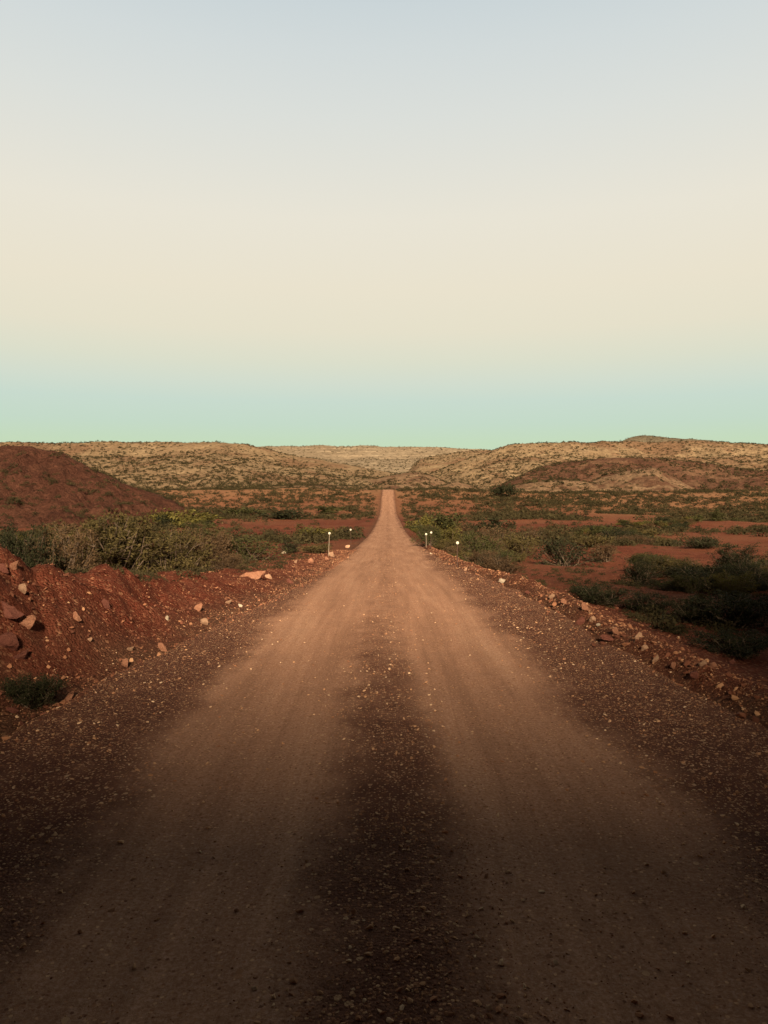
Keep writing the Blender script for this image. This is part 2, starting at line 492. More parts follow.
def stone_shape(seed, v):
    r = np.random.default_rng(seed)
    w = v.copy()
    for _ in range(8):                                   # cleave flat faces
        n = r.normal(size=3); n /= np.linalg.norm(n); d = r.uniform(.30, .66)
        s = w @ n
        w = w - np.outer(np.maximum(s - d, 0) * .98, n)
    return w


def mat_stone(name, lo, hi):
    m, nt, b = new_mat(name); co = objco(nt)
    oi = N(nt, 'ShaderNodeObjectInfo')
    c = ramp(nt, noise(nt, co, 2.2, 8, .7), [(.3, lo), (.7, hi)])
    hv = N(nt, 'ShaderNodeHueSaturation'); nt.links.new(c, hv.inputs['Color'])
    nt.links.new(math_(nt, 'ADD', math_(nt, 'MULTIPLY', oi.outputs['Random'], .4), .8), hv.inputs['Value'])
    nt.links.new(hv.outputs[0], b.inputs['Base Color'])
    bump(nt, b, noise(nt, co, 7, 8, .8), .7, .15)
    return m


def mat_gravel():
    m, nt, b = new_mat('loose_gravel')
    c = ramp(nt, attr(nt, 'tone'), [(0, (0.075, 0.030, 0.019)), (.35, (0.170, 0.065, 0.036)), (.65, (0.320, 0.144, 0.072)), (.88, (0.480, 0.261, 0.133)), (1, (0.640, 0.435, 0.259))])
    nt.links.new(c, b.inputs['Base Color']); b.inputs['Roughness'].default_value = .85
    return m


M_GRAVEL = mat_gravel()


def scatter_stones(name, x, z, size, label, flat=(.45, .85), tone=None):
    n = len(x)
    V, Fc = ICO
    shapes = np.stack([stone_shape(300 + i, V) for i in range(14)])
    which = RNG.integers(0, 14, n)
    v = shapes[which]
    a = RNG.uniform(0, 6.283, n); ca, sa = np.cos(a)[:, None], np.sin(a)[:, None]
    sx, sy, sz = size, size * RNG.uniform(.55, .95, n), size * RNG.uniform(flat[0], flat[1], n)
    px, py, pz = v[..., 0] * sx[:, None], v[..., 1] * sy[:, None], v[..., 2] * sz[:, None]
    b = RNG.uniform(0, 6.283, n); cb, sb = np.cos(b)[:, None], np.sin(b)[:, None]
    tl = RNG.uniform(-.45, .45, n)[:, None]
    pz = pz + tl * px
    qx, qy = px * ca - py * sa, px * sa + py * ca
    hh = surface_h(x, z)
    pts = np.stack([qx + x[:, None], qy + z[:, None], pz + (hh + sz * .28)[:, None]], -1).reshape(-1, 3)
    faces = (Fc[None] + (np.arange(n) * 12)[:, None, None]).reshape(-1, 3)
    tone = np.clip(RNG.beta(2.2, 2.2, n) if tone is None else tone, 0, 1)
    me = mesh_from(name, pts, faces, M_GRAVEL, False, {'tone': np.repeat(tone, 12)})
    return tag(link(name, me), label, kind='stuff')


# loose gravel lying on the road: thick on the middle strip and shoulders, thin in the wheel tracks
n = 230000
gz = np.exp(RNG.uniform(math.log(1.25), math.log(34), n))
gx = RNG.uniform(-1, 1, n) * 2.9
w_ = np.abs(gx - .10 * fbm(gx * 0, gz, 7, 2, 55))
dens = .95 * (1 - sm(.10, .55, w_)) * (1 - .7 * sm(4, 11, gz)) + .13 + .9 * sm(1.05, 1.75, w_)
dens = dens * (1 - .8 * sm(5, 22, gz)) * (.35 + .65 * sm(-.35, .25, fbm(gx, gz, .35, 4, 91)))
dens = dens * np.where(gx > 0, 1.0, .85)
keep = (RNG.uniform(0, 1, n) < dens) & (np.abs(gx) < gz * .62 + .6) & (gx < interp(gz, ER) + .3) & (gx > -interp(gz, EL) - .3)
gx, gz = gx[keep], gz[keep]
gs = (.0028 + .0022 * RNG.pareto(2.1, len(gx))).clip(0, .019)
gs = np.maximum(gs, .0005 * gz)
scatter_stones('gravel', gx, gz, gs, 'loose gravel strewn along the middle and edges of the road', tone=np.maximum(.15 + .85 * RNG.beta(2.6, 1.7, len(gx)), np.where(gs > .008, RNG.uniform(.55, 1, len(gx)), 0)), flat=(.35, .65))

# rubble on the left bank and the right windrow
n = 40000
rz_ = np.exp(RNG.uniform(math.log(2.2), math.log(34), n))
left = RNG.uniform(0, 1, n) < .70
off = RNG.gamma(1.6, .55, n)
rx_ = np.where(left, -interp(rz_, EL) + .25 - off * 1.1, interp(rz_, ER) - .05 + off * .62)
keep = (RNG.uniform(0, 1, n) < .25 + .75 * sm(-.3, .3, fbm(rx_, rz_, .7, 3, 33)))
rx_, rz_, left = rx_[keep], rz_[keep], left[keep]
rs = (.006 + .005 * RNG.pareto(2.0, len(rx_))).clip(0, .036)
rs = np.maximum(rs, .0008 * rz_)
n = 1700                                     # coarser stones bladed up into the right windrow
z2 = np.exp(RNG.uniform(math.log(4), math.log(24), n)); x2 = interp(z2, ER) + .22 + RNG.normal(.05, .32, n)
s2 = (.012 + .009 * RNG.pareto(2.2, n)).clip(0, .055)
rx_, rz_, rs = np.concatenate([rx_, x2]), np.concatenate([rz_, z2]), np.concatenate([rs, s2])
scatter_stones('rubble', rx_, rz_, rs, 'small rubble scattered over the red banks beside the road', tone=np.where(rx_ < 0, RNG.beta(1.5, 2.6, len(rx_)), RNG.beta(1.7, 2.2, len(rx_))))

# ---- single rocks
STONE_M = {
    'pale': mat_stone('pale_rock', (.42, .225, .13), (.60, .37, .225)),
    'white': mat_stone('white_rock', (.56, .42, .28), (.78, .63, .44)),
    'pink': mat_stone('salmon_pink_rock', (.38, .160, .090), (.53, .26, .150)),
    'rust': mat_stone('rust_red_rock', (.17, .060, .042), (.30, .115, .075)),
}
ROCK_ME = {}
for cname, mm in STONE_M.items():
    for s in range(5):
        v = stone_shape(40 + s * 3 + len(cname), ICO3[0])
        v = v + .028 * np.random.default_rng(s).normal(size=v.shape)
        v /= np.abs(v).max()
        ROCK_ME[cname, s] = mesh_from('rock', v, ICO3[1], mm, False)

# (px, py of the base, width px, height px, colour, shape words, place words)
ROCKS = [
    (254, 578, 28, 15, 'pink', 'long salmon pink slab tilted', 'on the red ground behind the left shoulder'),
    (269, 579, 9, 5, 'pale', 'small pale block', 'at the foot of the long pink slab'),
    (290, 583, 9, 5, 'rust', 'low rusty stone', 'a step towards the road from the pink slab'),
    (284, 554, 5, 4, 'white', 'white stone', 'alone among the shrubs behind the pink slab'),
    (310, 563, 7, 6, 'pink', 'pinkish block', 'on the left roadside between slab and marker post'),
    (296, 563, 5, 4, 'pale', 'small pale stone', 'just above the pink slab on the left roadside'),
    (332, 557, 8, 6, 'pale', 'pale block', 'at the foot of the white-topped left marker post'),
    (327, 560, 5, 4, 'pink', 'small pink stone', 'below the white-topped left marker post'),
    (348, 548, 6, 4, 'pale', 'pale stone', 'at the foot of the dark left marker post'),
    (22, 592, 12, 10, 'pale', 'pale upright stone catching the light', 'high on the left bank'),
    (15, 568, 12, 9, 'pink', 'pink broken stone', 'near the top of the left bank'),
    (4, 572, 12, 10, 'rust', 'rusty broken stone', 'at the frame edge near the bank top'),
    (10, 614, 34, 18, 'rust', 'big blocky rust red outcrop', 'half way up the left bank'),
    (26, 624, 26, 12, 'pink', 'wedge shaped pink ledge stone', 'just below the big rusty outcrop'),
    (5, 643, 30, 14, 'rust', 'broad flat rust red slab', 'under the outcrop on the left bank'),
    (22, 656, 22, 8, 'rust', 'thin dark red slab', 'above the small dark bush on the left bank'),
    (107, 608, 12, 9, 'rust', 'rounded rusty stone', 'in the middle of the left bank'),
    (77, 620, 14, 9, 'pink', 'flat pink stone', 'in the middle of the left bank'),
    (90, 642, 6, 5, 'pale', 'small pale pebble-like stone', 'low on the left bank'),
    (125, 666, 11, 10, 'pink', 'round salmon boulder', 'at the foot of the left bank'),
    (131, 651, 9, 6, 'pale', 'pale flat stone', 'just behind the round salmon boulder'),
    (163, 651, 9, 10, 'pink', 'leaning pink stone', 'at the bank foot beside the road shoulder'),
    (167, 620, 6, 5, 'white', 'small whitish stone', 'on the left bank slope over the leaning pink stone'),
    (199, 611, 10, 9, 'pink', 'pink lump', 'at the edge of the left shoulder'),
    (204, 624, 12, 7, 'pale', 'low pale brown stone', 'on the left shoulder edge below the pink lump'),
    (229, 604, 8, 6, 'pale', 'pale wedge stone', 'on the left shoulder under the slab'),
    (240, 607, 5, 4, 'white', 'tiny white stone', 'on the left shoulder beside the wedge stone'),
    (221, 635, 5, 3, 'white', 'tiny flat white stone', 'on the dark gravel shoulder'),
    (179, 653, 5, 3, 'white', 'flat white chip', 'on the dark shoulder by the leaning pink stone'),
    (68, 703, 8, 16, 'pink', 'narrow upright rose red slab', 'beside the small dark bush on the left'),
    (49, 716, 22, 11, 'rust', 'dark red lump', 'below the small dark bush on the left'),
    (14, 712, 16, 6, 'rust', 'flat dark red stone', 'under the small dark bush at the frame edge'),
    (22, 726, 9, 7, 'rust', 'rounded dark red stone', 'lowest below the small dark bush'),
    (55, 684, 14, 8, 'rust', 'dim rust stone', 'behind the upright rose red slab'),
    (502, 583, 10, 7, 'white', 'white pointed rock', 'on the right verge behind the first marker post'),
    (466, 571, 5, 5, 'pale', 'pale chip', 'at the foot of the tallest right marker post'),
    (431, 556, 5, 4, 'white', 'white chip', 'on the right verge by the paired marker posts'),
    (585, 611, 9, 10, 'pink', 'upright pink block', 'standing on the right windrow'),
    (581, 624, 13, 8, 'rust', 'squat rusty block', 'on the road side of the upright pink block'),
    (592, 621, 8, 6, 'pale', 'pale block', 'just below the upright pink block on the windrow'),
    (598, 627, 5, 4, 'white', 'small white stone', 'among the windrow blocks'),
    (616, 635, 10, 9, 'pink', 'squarish salmon block', 'on the right windrow'),
    (608, 641, 16, 7, 'rust', 'broad low rusty stone', 'on the road side of the squarish salmon block'),
    (639, 639, 10, 8, 'pale', 'pale tilted block', 'on the slope off the right windrow'),
    (644, 650, 9, 6, 'pale', 'pale splinter stone', 'on the windrow below the pale tilted block'),
    (656, 661, 13, 6, 'pale', 'thin pale slab', 'lying along the right windrow'),
    (673, 669, 9, 8, 'pink', 'pink lump', 'on the windrow beyond the thin pale slab'),
    (649, 676, 11, 6, 'pink', 'flat pink stone', 'on the gravel inside the right windrow'),
    (703, 666, 9, 7, 'pale', 'pale round stone', 'off the road past the right windrow'),
    (712, 668, 10, 7, 'pink', 'rose pink stone', 'beside the pale round stone off the road'),
    (732, 664, 12, 7, 'rust', 'flat dull red stone', 'off the road near the black bush'),
    (694, 678, 16, 9, 'rust', 'broad rusty lump', 'on the right windrow near the frame edge'),
    (564, 604, 8, 6, 'pink', 'pinkish stone', 'at the start of the bigger windrow blocks'),
    (552, 598, 8, 5, 'pale', 'pale low stone', 'on the windrow under the long dark bush'),
    (539, 606, 5, 4, 'white', 'small white stone', 'on the gravel inside the windrow'),
    (550, 627, 5, 3, 'white', 'flat white stone', 'on the gravel road edge inside the windrow'),
    (528, 594, 6, 4, 'rust', 'small rusty stone', 'on the windrow beyond the white pointed rock'),
]
rock_objs = []


def put_rock(px, py, wpx, hpx, cname, label, group=None, seed=0):
    x, z, h = px_ground(px, py)
    w, hh = wpx / F * z, hpx / F * z
    o = link('rock', ROCK_ME[cname, seed % 5], loc=(x, z, h + hh * (.30 if wpx < 18 else .02)))
    r = random.Random(px * 31 + py)
    o.scale = (w * .52, w * .52 * r.uniform(.6, .9), hh * (.62 if wpx < 18 else .85))
    o.rotation_euler = (r.uniform(-.15, .15), r.uniform(-.3, .3), r.uniform(-.35, .35))
    tag(o, label, 'rock', group or 'rocks along the road')
    rock_objs.append((px, py, wpx))
    return o


for i, (px, py, w, hh, c, sh, pl) in enumerate(ROCKS):
    o = put_rock(px, py, w, hh, c, f'{sh} {pl}', seed=i)
    if 'slab tilted' in sh: o.rotation_euler = (.1, .42, -.2)
    if 'upright rose' in sh: o.rotation_euler = (0, .5, .3)

# ------------------------------------------------------------------ shrubs
LEAF = {
    'olive': ((.042, .032, .012), (.100, .074, .027)),
    'yellow-green': ((.050, .043, .011), (.125, .102, .027)),
    'green': ((.027, .028, .010), (.066, .060, .021)),
    'dark green': ((.014, .016, .008), (.038, .036, .016)),
    'grey-green': ((.044, .039, .022), (.094, .080, .046)),
    'brown': ((.052, .031, .016), (.112, .068, .033)),
}


def mat_leaf(name, lo, hi):
    m, nt, b = new_mat(name)
    oi = N(nt, 'ShaderNodeObjectInfo')
    f = math_(nt, 'ADD', math_(nt, 'MULTIPLY', attr(nt, 'tone'), .75), math_(nt, 'MULTIPLY', oi.outputs['Random'], .25))
    c = ramp(nt, f, [(.1, lo), (.9, hi)])
    nt.links.new(c, b.inputs['Base Color']); b.inputs['Roughness'].default_value = .7
    return m


M_LEAF = {k: mat_leaf(k.replace('-', '_').replace(' ', '_') + '_leaves', *v) for k, v in LEAF.items()}
M_WOOD, _nt, _b = new_mat('grey_brown_twigs')
_nt.links.new(ramp(_nt, noise(_nt, objco(_nt), 9, 5, .6), [(.3, (.07, .045, .03)), (.7, (.17, .12, .08))]), _b.inputs['Base Color'])
M_DEAD, _nt, _b = new_mat('bleached_dead_wood')
_nt.links.new(ramp(_nt, noise(_nt, objco(_nt), 14, 5, .6), [(.3, (.13, .09, .06)), (.7, (.27, .20, .14))]), _b.inputs['Base Color'])


class Tubes:
    def __init__(s): s.v, s.f = [], []
    def add(s, pts, r0, r1, k=4):
        pts = np.array(pts, float); n = len(pts); base = len(s.v)
        for i, p in enumerate(pts):
            t = pts[min(i + 1, n - 1)] - pts[max(i - 1, 0)]; t /= (np.linalg.norm(t) + 1e-9)
            a = np.cross(t, (.3, .2, 1)); a /= (np.linalg.norm(a) + 1e-9); b = np.cross(t, a)
            r = r0 + (r1 - r0) * i / (n - 1)
            for j in range(k):
                q = 6.2832 * j / k; s.v.append(p + r * (math.cos(q) * a + math.sin(q) * b))
        for i in range(n - 1):
            for j in range(k):
                s.f.append((base + i * k + j, base + i * k + (j + 1) % k, base + (i + 1) * k + (j + 1) % k, base + (i + 1) * k + j))
    def mesh(s, name, mat): return mesh_from(name, np.array(s.v), np.array(s.f), mat)


def make_shrub(seed, shape, nst, leaves, leafsize, stems=True):
    """unit shrub: about 1 wide and as high as its shape says; returns (stem mesh pieces, leaf verts/faces/tones)"""
    r = np.random.default_rng(seed)
    hgt = {'rounded': .62, 'spreading': .40, 'upright': .95, 'ragged': .58}[shape]
    lean = r.normal(0, .08, 2)
    lobes = [(r.uniform(0, 6.283), r.uniform(.75, 1.12)) for _ in range(5)]
    tb = Tubes(); tips = []
    for i in range(nst):
        a = r.uniform(0, 6.283); k = max(.55, max((s * math.exp(-((math.remainder(a - q, 6.283)) / .75) ** 2) for q, s in lobes)))
        out = {'rounded': .48, 'spreading': .52, 'upright': .36, 'ragged': .5}[shape] * k * math.sqrt(r.uniform(.02, 1))
        up = hgt * (r.uniform(.55, 1.0) if shape != 'ragged' else r.uniform(.3, 1.15)) * math.sqrt(max(.12, 1 - (out / .58) ** 2))
        p0 = np.array([r.normal(0, .06), r.normal(0, .06), -.03])
        p2 = np.array([math.cos(a) * out + lean[0] * up, math.sin(a) * out + lean[1] * up, up])
        mid = p0 + (p2 - p0) * .5 + np.array([math.cos(a) * out * .14, math.sin(a) * out * .14, up * .06]) + r.normal(0, .02, 3)
        if stems: tb.add([p0, (p0 + mid) / 2 + r.normal(0, .008, 3), mid, p2], .011, .0025, 3)
        tips.append((p0, mid, p2))
        for _ in range(2):
            t = r.uniform(.35, .9); q = mid + (p2 - mid) * t if t > .5 else p0 + (mid - p0) * (t + .45)
            d = r.normal(0, 1, 3); d[2] = abs(d[2]) * .7 + .1; d /= np.linalg.norm(d)
            e = q + d * r.uniform(.06, .15)
            if stems: tb.add([q, (q + e) / 2 + r.normal(0, .006, 3), e], .004, .0015, 3)
            tips.append((q, (q + e) / 2, e))
    # leaves in small sprays round the outer twigs
    nt_ = len(tips); idx = r.integers(0, nt_, leaves)
    A = np.array([t[1] for t in tips]); B = np.array([t[2] for t in tips])
    tt = r.uniform(-.75, 1.08, leaves)
    c = A[idx] + (B[idx] - A[idx]) * tt[:, None] + r.normal(0, .022, (leaves, 3)) * (1 + 1.2 * (leafsize > .03))
    c[:, 2] = np.maximum(c[:, 2], .012)
    d = (B - A)[idx]; d /= np.linalg.norm(d, axis=1)[:, None] + 1e-9
    d = d + r.normal(0, .75, (leaves, 3)); d /= np.linalg.norm(d, axis=1)[:, None]
    s = np.cross(d, r.normal(0, 1, (leaves, 3))); s /= np.linalg.norm(s, axis=1)[:, None] + 1e-9
    L = leafsize * r.uniform(.6, 1.4, leaves)[:, None]; W = L * r.uniform(.28, .5, leaves)[:, None]
    v = np.stack([c - d * L * .5, c + s * W * .5, c + d * L * .5, c - s * W * .5], 1).reshape(-1, 3)
    f = np.arange(leaves * 4).reshape(-1, 4)
    ext = np.percentile(np.linalg.norm(c[:, :2], axis=1), 95) * 2; top = np.percentile(c[:, 2], 98)
    k3 = np.array([1 / ext, 1 / ext, hgt / top]); v = v * k3
    for i in range(len(tb.v)): tb.v[i] = tb.v[i] * k3 * (.95, .95, .95)
    spray = r.uniform(0, 1, nt_)[idx]
    tone = np.clip(.55 * spray + .45 * r.uniform(0, 1, leaves), 0, 1)
    return tb, v, f, np.repeat(tone, 4), hgt


SHAPES = ['rounded', 'spreading', 'upright', 'ragged']
SHRUB_ME = {}


def shrub_mesh(colour, shape, lod, var):
    key = (colour, shape, lod, var)
    if key not in SHRUB_ME:
        seed = SHAPES.index(shape) * 100 + var * 17 + lod * 1000
        nst, lv, ls = [(60, 9500, .024), (40, 3000, .042), (20, 800, .078)][lod]
        tb, v, f, tone, hgt = make_shrub(seed, shape, nst, lv, ls, lod < 2)
        fol = mesh_from('foliage', v, f, M_LEAF[colour], False, {'tone': tone})
        SHRUB_ME[key] = (fol, tb.mesh('stems', M_WOOD) if lod < 2 else None, hgt)
    return SHRUB_ME[key]


shrubs = []        # px, py, wpx, x, z, colour, shape, obj, label or None
taken = []         # x, z, radius


def put_shrub(x, z, w, hgt, colour, shape, label=None, sink=.03):
    lod = 0 if z < 24 else 1 if z < 60 else 2
    fol, st, h0 = shrub_mesh(colour, shape, lod, len(shrubs) % 3)
    gh = float(ground_h(np.array([x]), np.array([z]))[0])
    if st is not None:
        o = bpy.data.objects.new('desert_shrub', None); COL.objects.link(o); o.empty_display_size = .2
        link('foliage', fol, o); link('stem', st, o)
    else:
        o = link('desert_shrub', fol)
    o.location = (x, z, gh - sink * hgt)
    o.scale = (w, w * random.uniform(.8, 1.1), hgt / h0)
    o.rotation_euler = (0, 0, random.uniform(0, 6.283))
    shrubs.append([x / z * F + VX, HY + (CAMH - gh) / z * F, w / z * F, x, z, colour, shape, o, label, hgt])
    taken.append((x, z, w * .5))
    return o


def px_shrub(px, py, wpx, hpx, colour, shape, label=None):
    x, z, h = px_ground(px, py)
    k = .80 if px > 540 else .66 if 190 < px < 345 else .95
    return put_shrub(x, z, wpx / F * z * (.5 + .5 * k), hpx / F * z * k, colour, shape, label)


# shrubs that the photograph shows one by one: px, base row, width, height, colour, shape, label
NAMED = [
    (112, 574, 120, 62, 'olive', 'rounded', 'biggest olive thicket-like shrub behind the crest of the left bank'),
    (62, 566, 75, 52, 'brown', 'ragged', 'brown twiggy shrub behind the bleached bare branch on the left bank'),
    (165, 573, 90, 42, 'olive', 'ragged', 'ragged olive shrub spilling over the low end of the left bank'),
    (205, 560, 60, 30, 'brown', 'spreading', 'brown low shrub between the big olive thicket and the dark roadside bush'),
    (22, 555, 60, 44, 'dark green', 'rounded', 'dark shrub behind the stony top of the left bank'),
    (250, 560, 88, 34, 'green', 'rounded', 'wide dark green bush on the left just behind the pink slab'),
    (288, 553, 38, 18, 'dark green', 'ragged', 'ragged dark bush right beside the wide green bush'),
    (30, 705, 62, 30, 'dark green', 'spreading', 'small blackish bush growing low on the left bank by the road'),
    (198, 526, 78, 22, 'yellow-green', 'rounded', 'bright yellow-green shrub on the left flats above the red strip'),
    (170, 527, 46, 16, 'yellow-green', 'spreading', 'yellowish shrub touching the bright yellow-green one'),
    (124, 529, 18, 12, 'dark green', 'rounded', 'small dark round shrub on bare red ground left of the yellow shrubs'),
    (84, 524, 32, 18, 'dark green', 'ragged', 'dark ragged shrub under the foot of the red hill'),
    (100, 512, 80, 12, 'olive', 'spreading', 'long low olive shrub along the foot of the red hill'),
    (160, 512, 42, 14, 'green', 'rounded', 'green shrub at the tip of the red hill'),
    (30, 512, 60, 18, 'olive', 'spreading', 'olive shrub on the lower slope of the red hill at the frame edge'),
    (325, 538, 54, 14, 'yellow-green', 'spreading', 'yellow-green low shrub behind the two left marker posts'),
    (306, 536, 34, 18, 'green', 'ragged', 'green ragged shrub left of the low one behind the marker posts'),
    (318, 553, 44, 13, 'olive', 'spreading', 'olive low shrub around the white-topped left marker post'),
    (240, 517, 60, 14, 'green', 'rounded', 'green shrub right of the bright yellow-green shrub'),
    (285, 519, 60, 13, 'dark green', 'spreading', 'dark low shrub in the green band on the left flats'),
    (330, 514, 42, 12, 'green', 'rounded', 'green shrub in the band near the left road edge'),
    (447, 532, 40, 20, 'green', 'rounded', 'fresh green bush on the right verge behind the paired marker posts'),
    (424, 530, 30, 14, 'yellow-green', 'spreading', 'yellow-green bush at the right road edge before the paired posts'),
    (428, 545, 34, 20, 'green', 'rounded', 'green bush wrapped round the paired marker posts'),
    (452, 547, 50, 22, 'yellow-green', 'ragged', 'yellowish bush between the paired posts and the tall right post'),
    (478, 561, 40, 26, 'green', 'rounded', 'green bush behind the tall right marker post'),
    (492, 552, 46, 26, 'brown', 'ragged', 'brown bush beyond the tall right marker post'),
    (518, 557, 42, 22, 'olive', 'rounded', 'olive bush at the edge of the bare red clearing'),
    (517, 562, 24, 9, 'olive', 'spreading', 'small low olive tuft on the bare red clearing'),
    (565, 566, 66, 32, 'dark green', 'rounded', 'dark bush at the far end of the bare red clearing'),
    (606, 562, 32, 22, 'brown', 'rounded', 'brown bush right of the dark bush on the clearing'),
    (495, 535, 44, 18, 'dark green', 'rounded', 'dark bush standing alone on the right flats over the clearing'),
    (530, 543, 34, 17, 'brown', 'ragged', 'brown twiggy bush behind the olive bush on the right flats'),
    (597, 603, 74, 22, 'dark green', 'spreading', 'long blackish bush along the right windrow'),
    (640, 586, 40, 32, 'dark green', 'ragged', 'dark ragged bush with a gap below on the right flats'),
    (650, 572, 62, 22, 'green', 'rounded', 'green shrub behind the dark ragged bush on the right'),
    (705, 588, 96, 26, 'dark green', 'spreading', 'wide dark green shrub on the red flats at right'),
    (745, 582, 70, 22, 'dark green', 'rounded', 'dark shrub behind the wide one at the right frame edge'),
    (645, 612, 66, 24, 'dark green', 'ragged', 'dark shrub just off the slope behind the windrow blocks'),
    (738, 628, 120, 42, 'dark green', 'rounded', 'biggest blackish bush off the road at the right frame edge'),
    (735, 655, 90, 26, 'dark green', 'spreading', 'low black bush in front of the biggest right bush'),
    (690, 622, 60, 30, 'dark green', 'ragged', 'black ragged bush left of the biggest right bush'),
    (508, 498, 32, 14, 'dark green', 'rounded', 'dark round bush at the foot of the pale rise'),
    (590, 547, 46, 14, 'olive', 'spreading', 'olive low shrub on the right flats beyond the clearing'),
    (632, 543, 52, 16, 'dark green', 'rounded', 'dark shrub in the middle of the right flats'),
    (700, 548, 50, 14, 'dark green', 'spreading', 'dark low shrub on red ground at the far right flats'),
]
BEHIND = {112: (15.0, 519), 62: (13.0, 531), 165: (15.5, 534), 205: (17.0, 534), 22: (12.5, 530)}      # feet hidden by the bank: depth, row of the top
for s in NAMED:
    if s[0] in BEHIND:
        z, top = BEHIND[s[0]]; x = (s[0] - VX) / F * z
        gh = float(ground_h(np.array([x]), np.array([z]))[0])
        put_shrub(x, z, s[2] / F * z, CAMH - (top - HY) / F * z - gh + .05, s[4], s[5], s[6])
    else:
        px_shrub(*s)

# the rest of the nearest shrubs: scattered over the flats in loose drifts
MAXN = 296
cands = []
tries = 0
pick = random.Random(77)
while len(shrubs) < MAXN and tries < 60000:
    tries += 1
    z = math.exp(pick.uniform(math.log(15), math.log(120)))
    u = pick.uniform(-395, 400) / F
    x = u * z
    py = HY + (CAMH + 2) / z * F
    if x > 0 and x < float(interp(z, ER)) + .9: continue
    if x < 0 and -x < float(interp(z, EL)) + (3.6 if z < 14 else 1.2): continue
    d = float(fbm(np.array([x]), np.array([z]), 8 + z * .12, 3, 202)[0])
    band = .10 if z > 60 else .03
    if d < band + pick.uniform(-.08, .08): continue
    w = pick.uniform(.7, 1.75) * (1 + .006 * z)
    if any((x - a) ** 2 + (z - b) ** 2 < (w * .36 + c * .75) ** 2 for a, b, c in taken): continue
    # keep the bare clearings of the photograph bare
    gh = float(ground_h(np.array([x]), np.array([z]))[0]); ppx, ppy = u * F + VX, HY + (CAMH - gh) / z * F
    if 500 < ppx < 640 and 560 < ppy < 600: continue
    if 100 < ppx < 150 and 512 < ppy < 528: continue
    if 215 < ppx < 372 and 517 < ppy < 570: continue
    if ppx < 388 and z < 40 and pick.random() < .7: continue
    if ppx < 0 and pick.random() < .5: continue
    if ppx > 590 and 550 < ppy < 650 and pick.random() < .75: continue
    if ppx <= 215 and 512 < ppy < 562 and pick.random() < .6: continue
    right = x > 0
    colour = pick.choices(['olive', 'yellow-green', 'green', 'dark green', 'grey-green', 'brown'], [2, .9, 3, 3.6, .8, 1.7] if right else [3, 1.4, 3.2, 2.2, 1, 1.4])[0]
    shape = pick.choices(SHAPES, [4, 4, .5, 3])[0]
    hgt = w * {'rounded': .46, 'spreading': .28, 'upright': .7, 'ragged': .42}[shape] * pick.uniform(.8, 1.15)
    put_shrub(x, z, w, hgt, colour, shape)

# ---- the uncountable scrub further off
M_SCRUB = mat_leaf('far_scrub_leaves', (.016, .014, .007), (.060, .046, .020))


def scrub_points(n, pxr, zr, seed):
    r = np.random.default_rng(seed)
    px = r.uniform(*pxr, n); z = np.exp(r.uniform(math.log(zr[0]), math.log(zr[1]), n))
    x = (px - VX) / F * z
    return x, z, r


pts = []
def add_scrub(n, pxr, zr, seed, size, owners=None, thr=-.1, clump=22, clump_seed=5):
    x, z, r = scrub_points(n, pxr, zr, seed)
    h, own = any_h(x, z)
    ok = fbm(x, z, clump, 3, clump_seed) + r.uniform(-.25, .25, n) > thr
    pxx, pyy = x / z * F + VX, HY + (CAMH - h) / z * F
    ok &= ~((pxx > 205) & (pxx < 374) & (pyy > 519) & (pyy < 535) & (r.uniform(0, 1, n) < .88))
    ok &= ~((pxx > 490) & (pxx < 640) & (pyy > 521) & (pyy < 528) & (r.uniform(0, 1, n) < .8))
    ok &= ~((pxx > 560) & (pxx < 780) & (pyy > 534) & (pyy < 545) & (r.uniform(0, 1, n) < .6))
    ok &= (x > interp(z, ER) + 1.0) | (-x > interp(z, EL) + 1.0) | (z > 240)
    if owners is not None:
        keep = np.zeros(n, bool)
        for k, p in owners.items(): keep |= (own == k) & (r.uniform(0, 1, n) < p)
        ok &= keep
    sz = r.uniform(*size, n) * (.7 + .6 * r.uniform(0, 1, n) ** 3)
    for a, b, c, s, q in zip(x[ok], z[ok], h[ok], sz[ok], r.uniform(0, 1, n)[ok]): pts.append((a, b, c, s, q))


hi = {h[0]: i + 1 for i, h in enumerate(HILLS)}
allh = {0: 1.0, hi['ochre_ledge']: .8, hi['pale_knoll']: .3, hi['pale_rise']: .45, hi['ochre_mound']: .3, hi['rust_slope']: .4, hi['tan_mesa']: .7, hi['reddish_knoll']: .5, hi['capped_mesa']: .8}
add_scrub(5200, (-60, 830), (50, 150), 1, (.5, 1.5), {0: 1.0}, -.08, 14)
add_scrub(15000, (-60, 830), (128, 262), 2, (.7, 2.0), allh, -.10, 15)
add_scrub(2600, (-60, 240), (84, 150), 3, (.35, 1.4), {hi['red_hill']: .85}, .02, 9)
add_scrub(6500, (-60, 830), (9, 62), 13, (.07, .30), {0: 1.0}, -.05, 5)
add_scrub(15000, (-60, 480), (215, 470), 4, (.8, 1.75), {hi['tan_mesa']: .85, hi['reddish_knoll']: .6}, -.28, 35)
add_scrub(16000, (395, 830), (225, 520), 5, (.8, 1.9), {hi['capped_mesa']: .95, hi['rust_slope']: .6}, -.28, 35)
add_scrub(7000, (380, 830), (420, 760), 6, (1.1, 2.3), {hi['spur']: 1, hi['butte']: 1}, -.3, 50)
add_scrub(8000, (150, 640), (560, 1080), 7, (1.3, 2.6), {hi['far_mesa']: 1}, -.3, 80)
add_scrub(6000, (-60, 830), (170, 310), 8, (.5, 1.4), allh, -.32, 18)
P_ = np.array(pts)
vs, ts = [], []
r = np.random.default_rng(9)
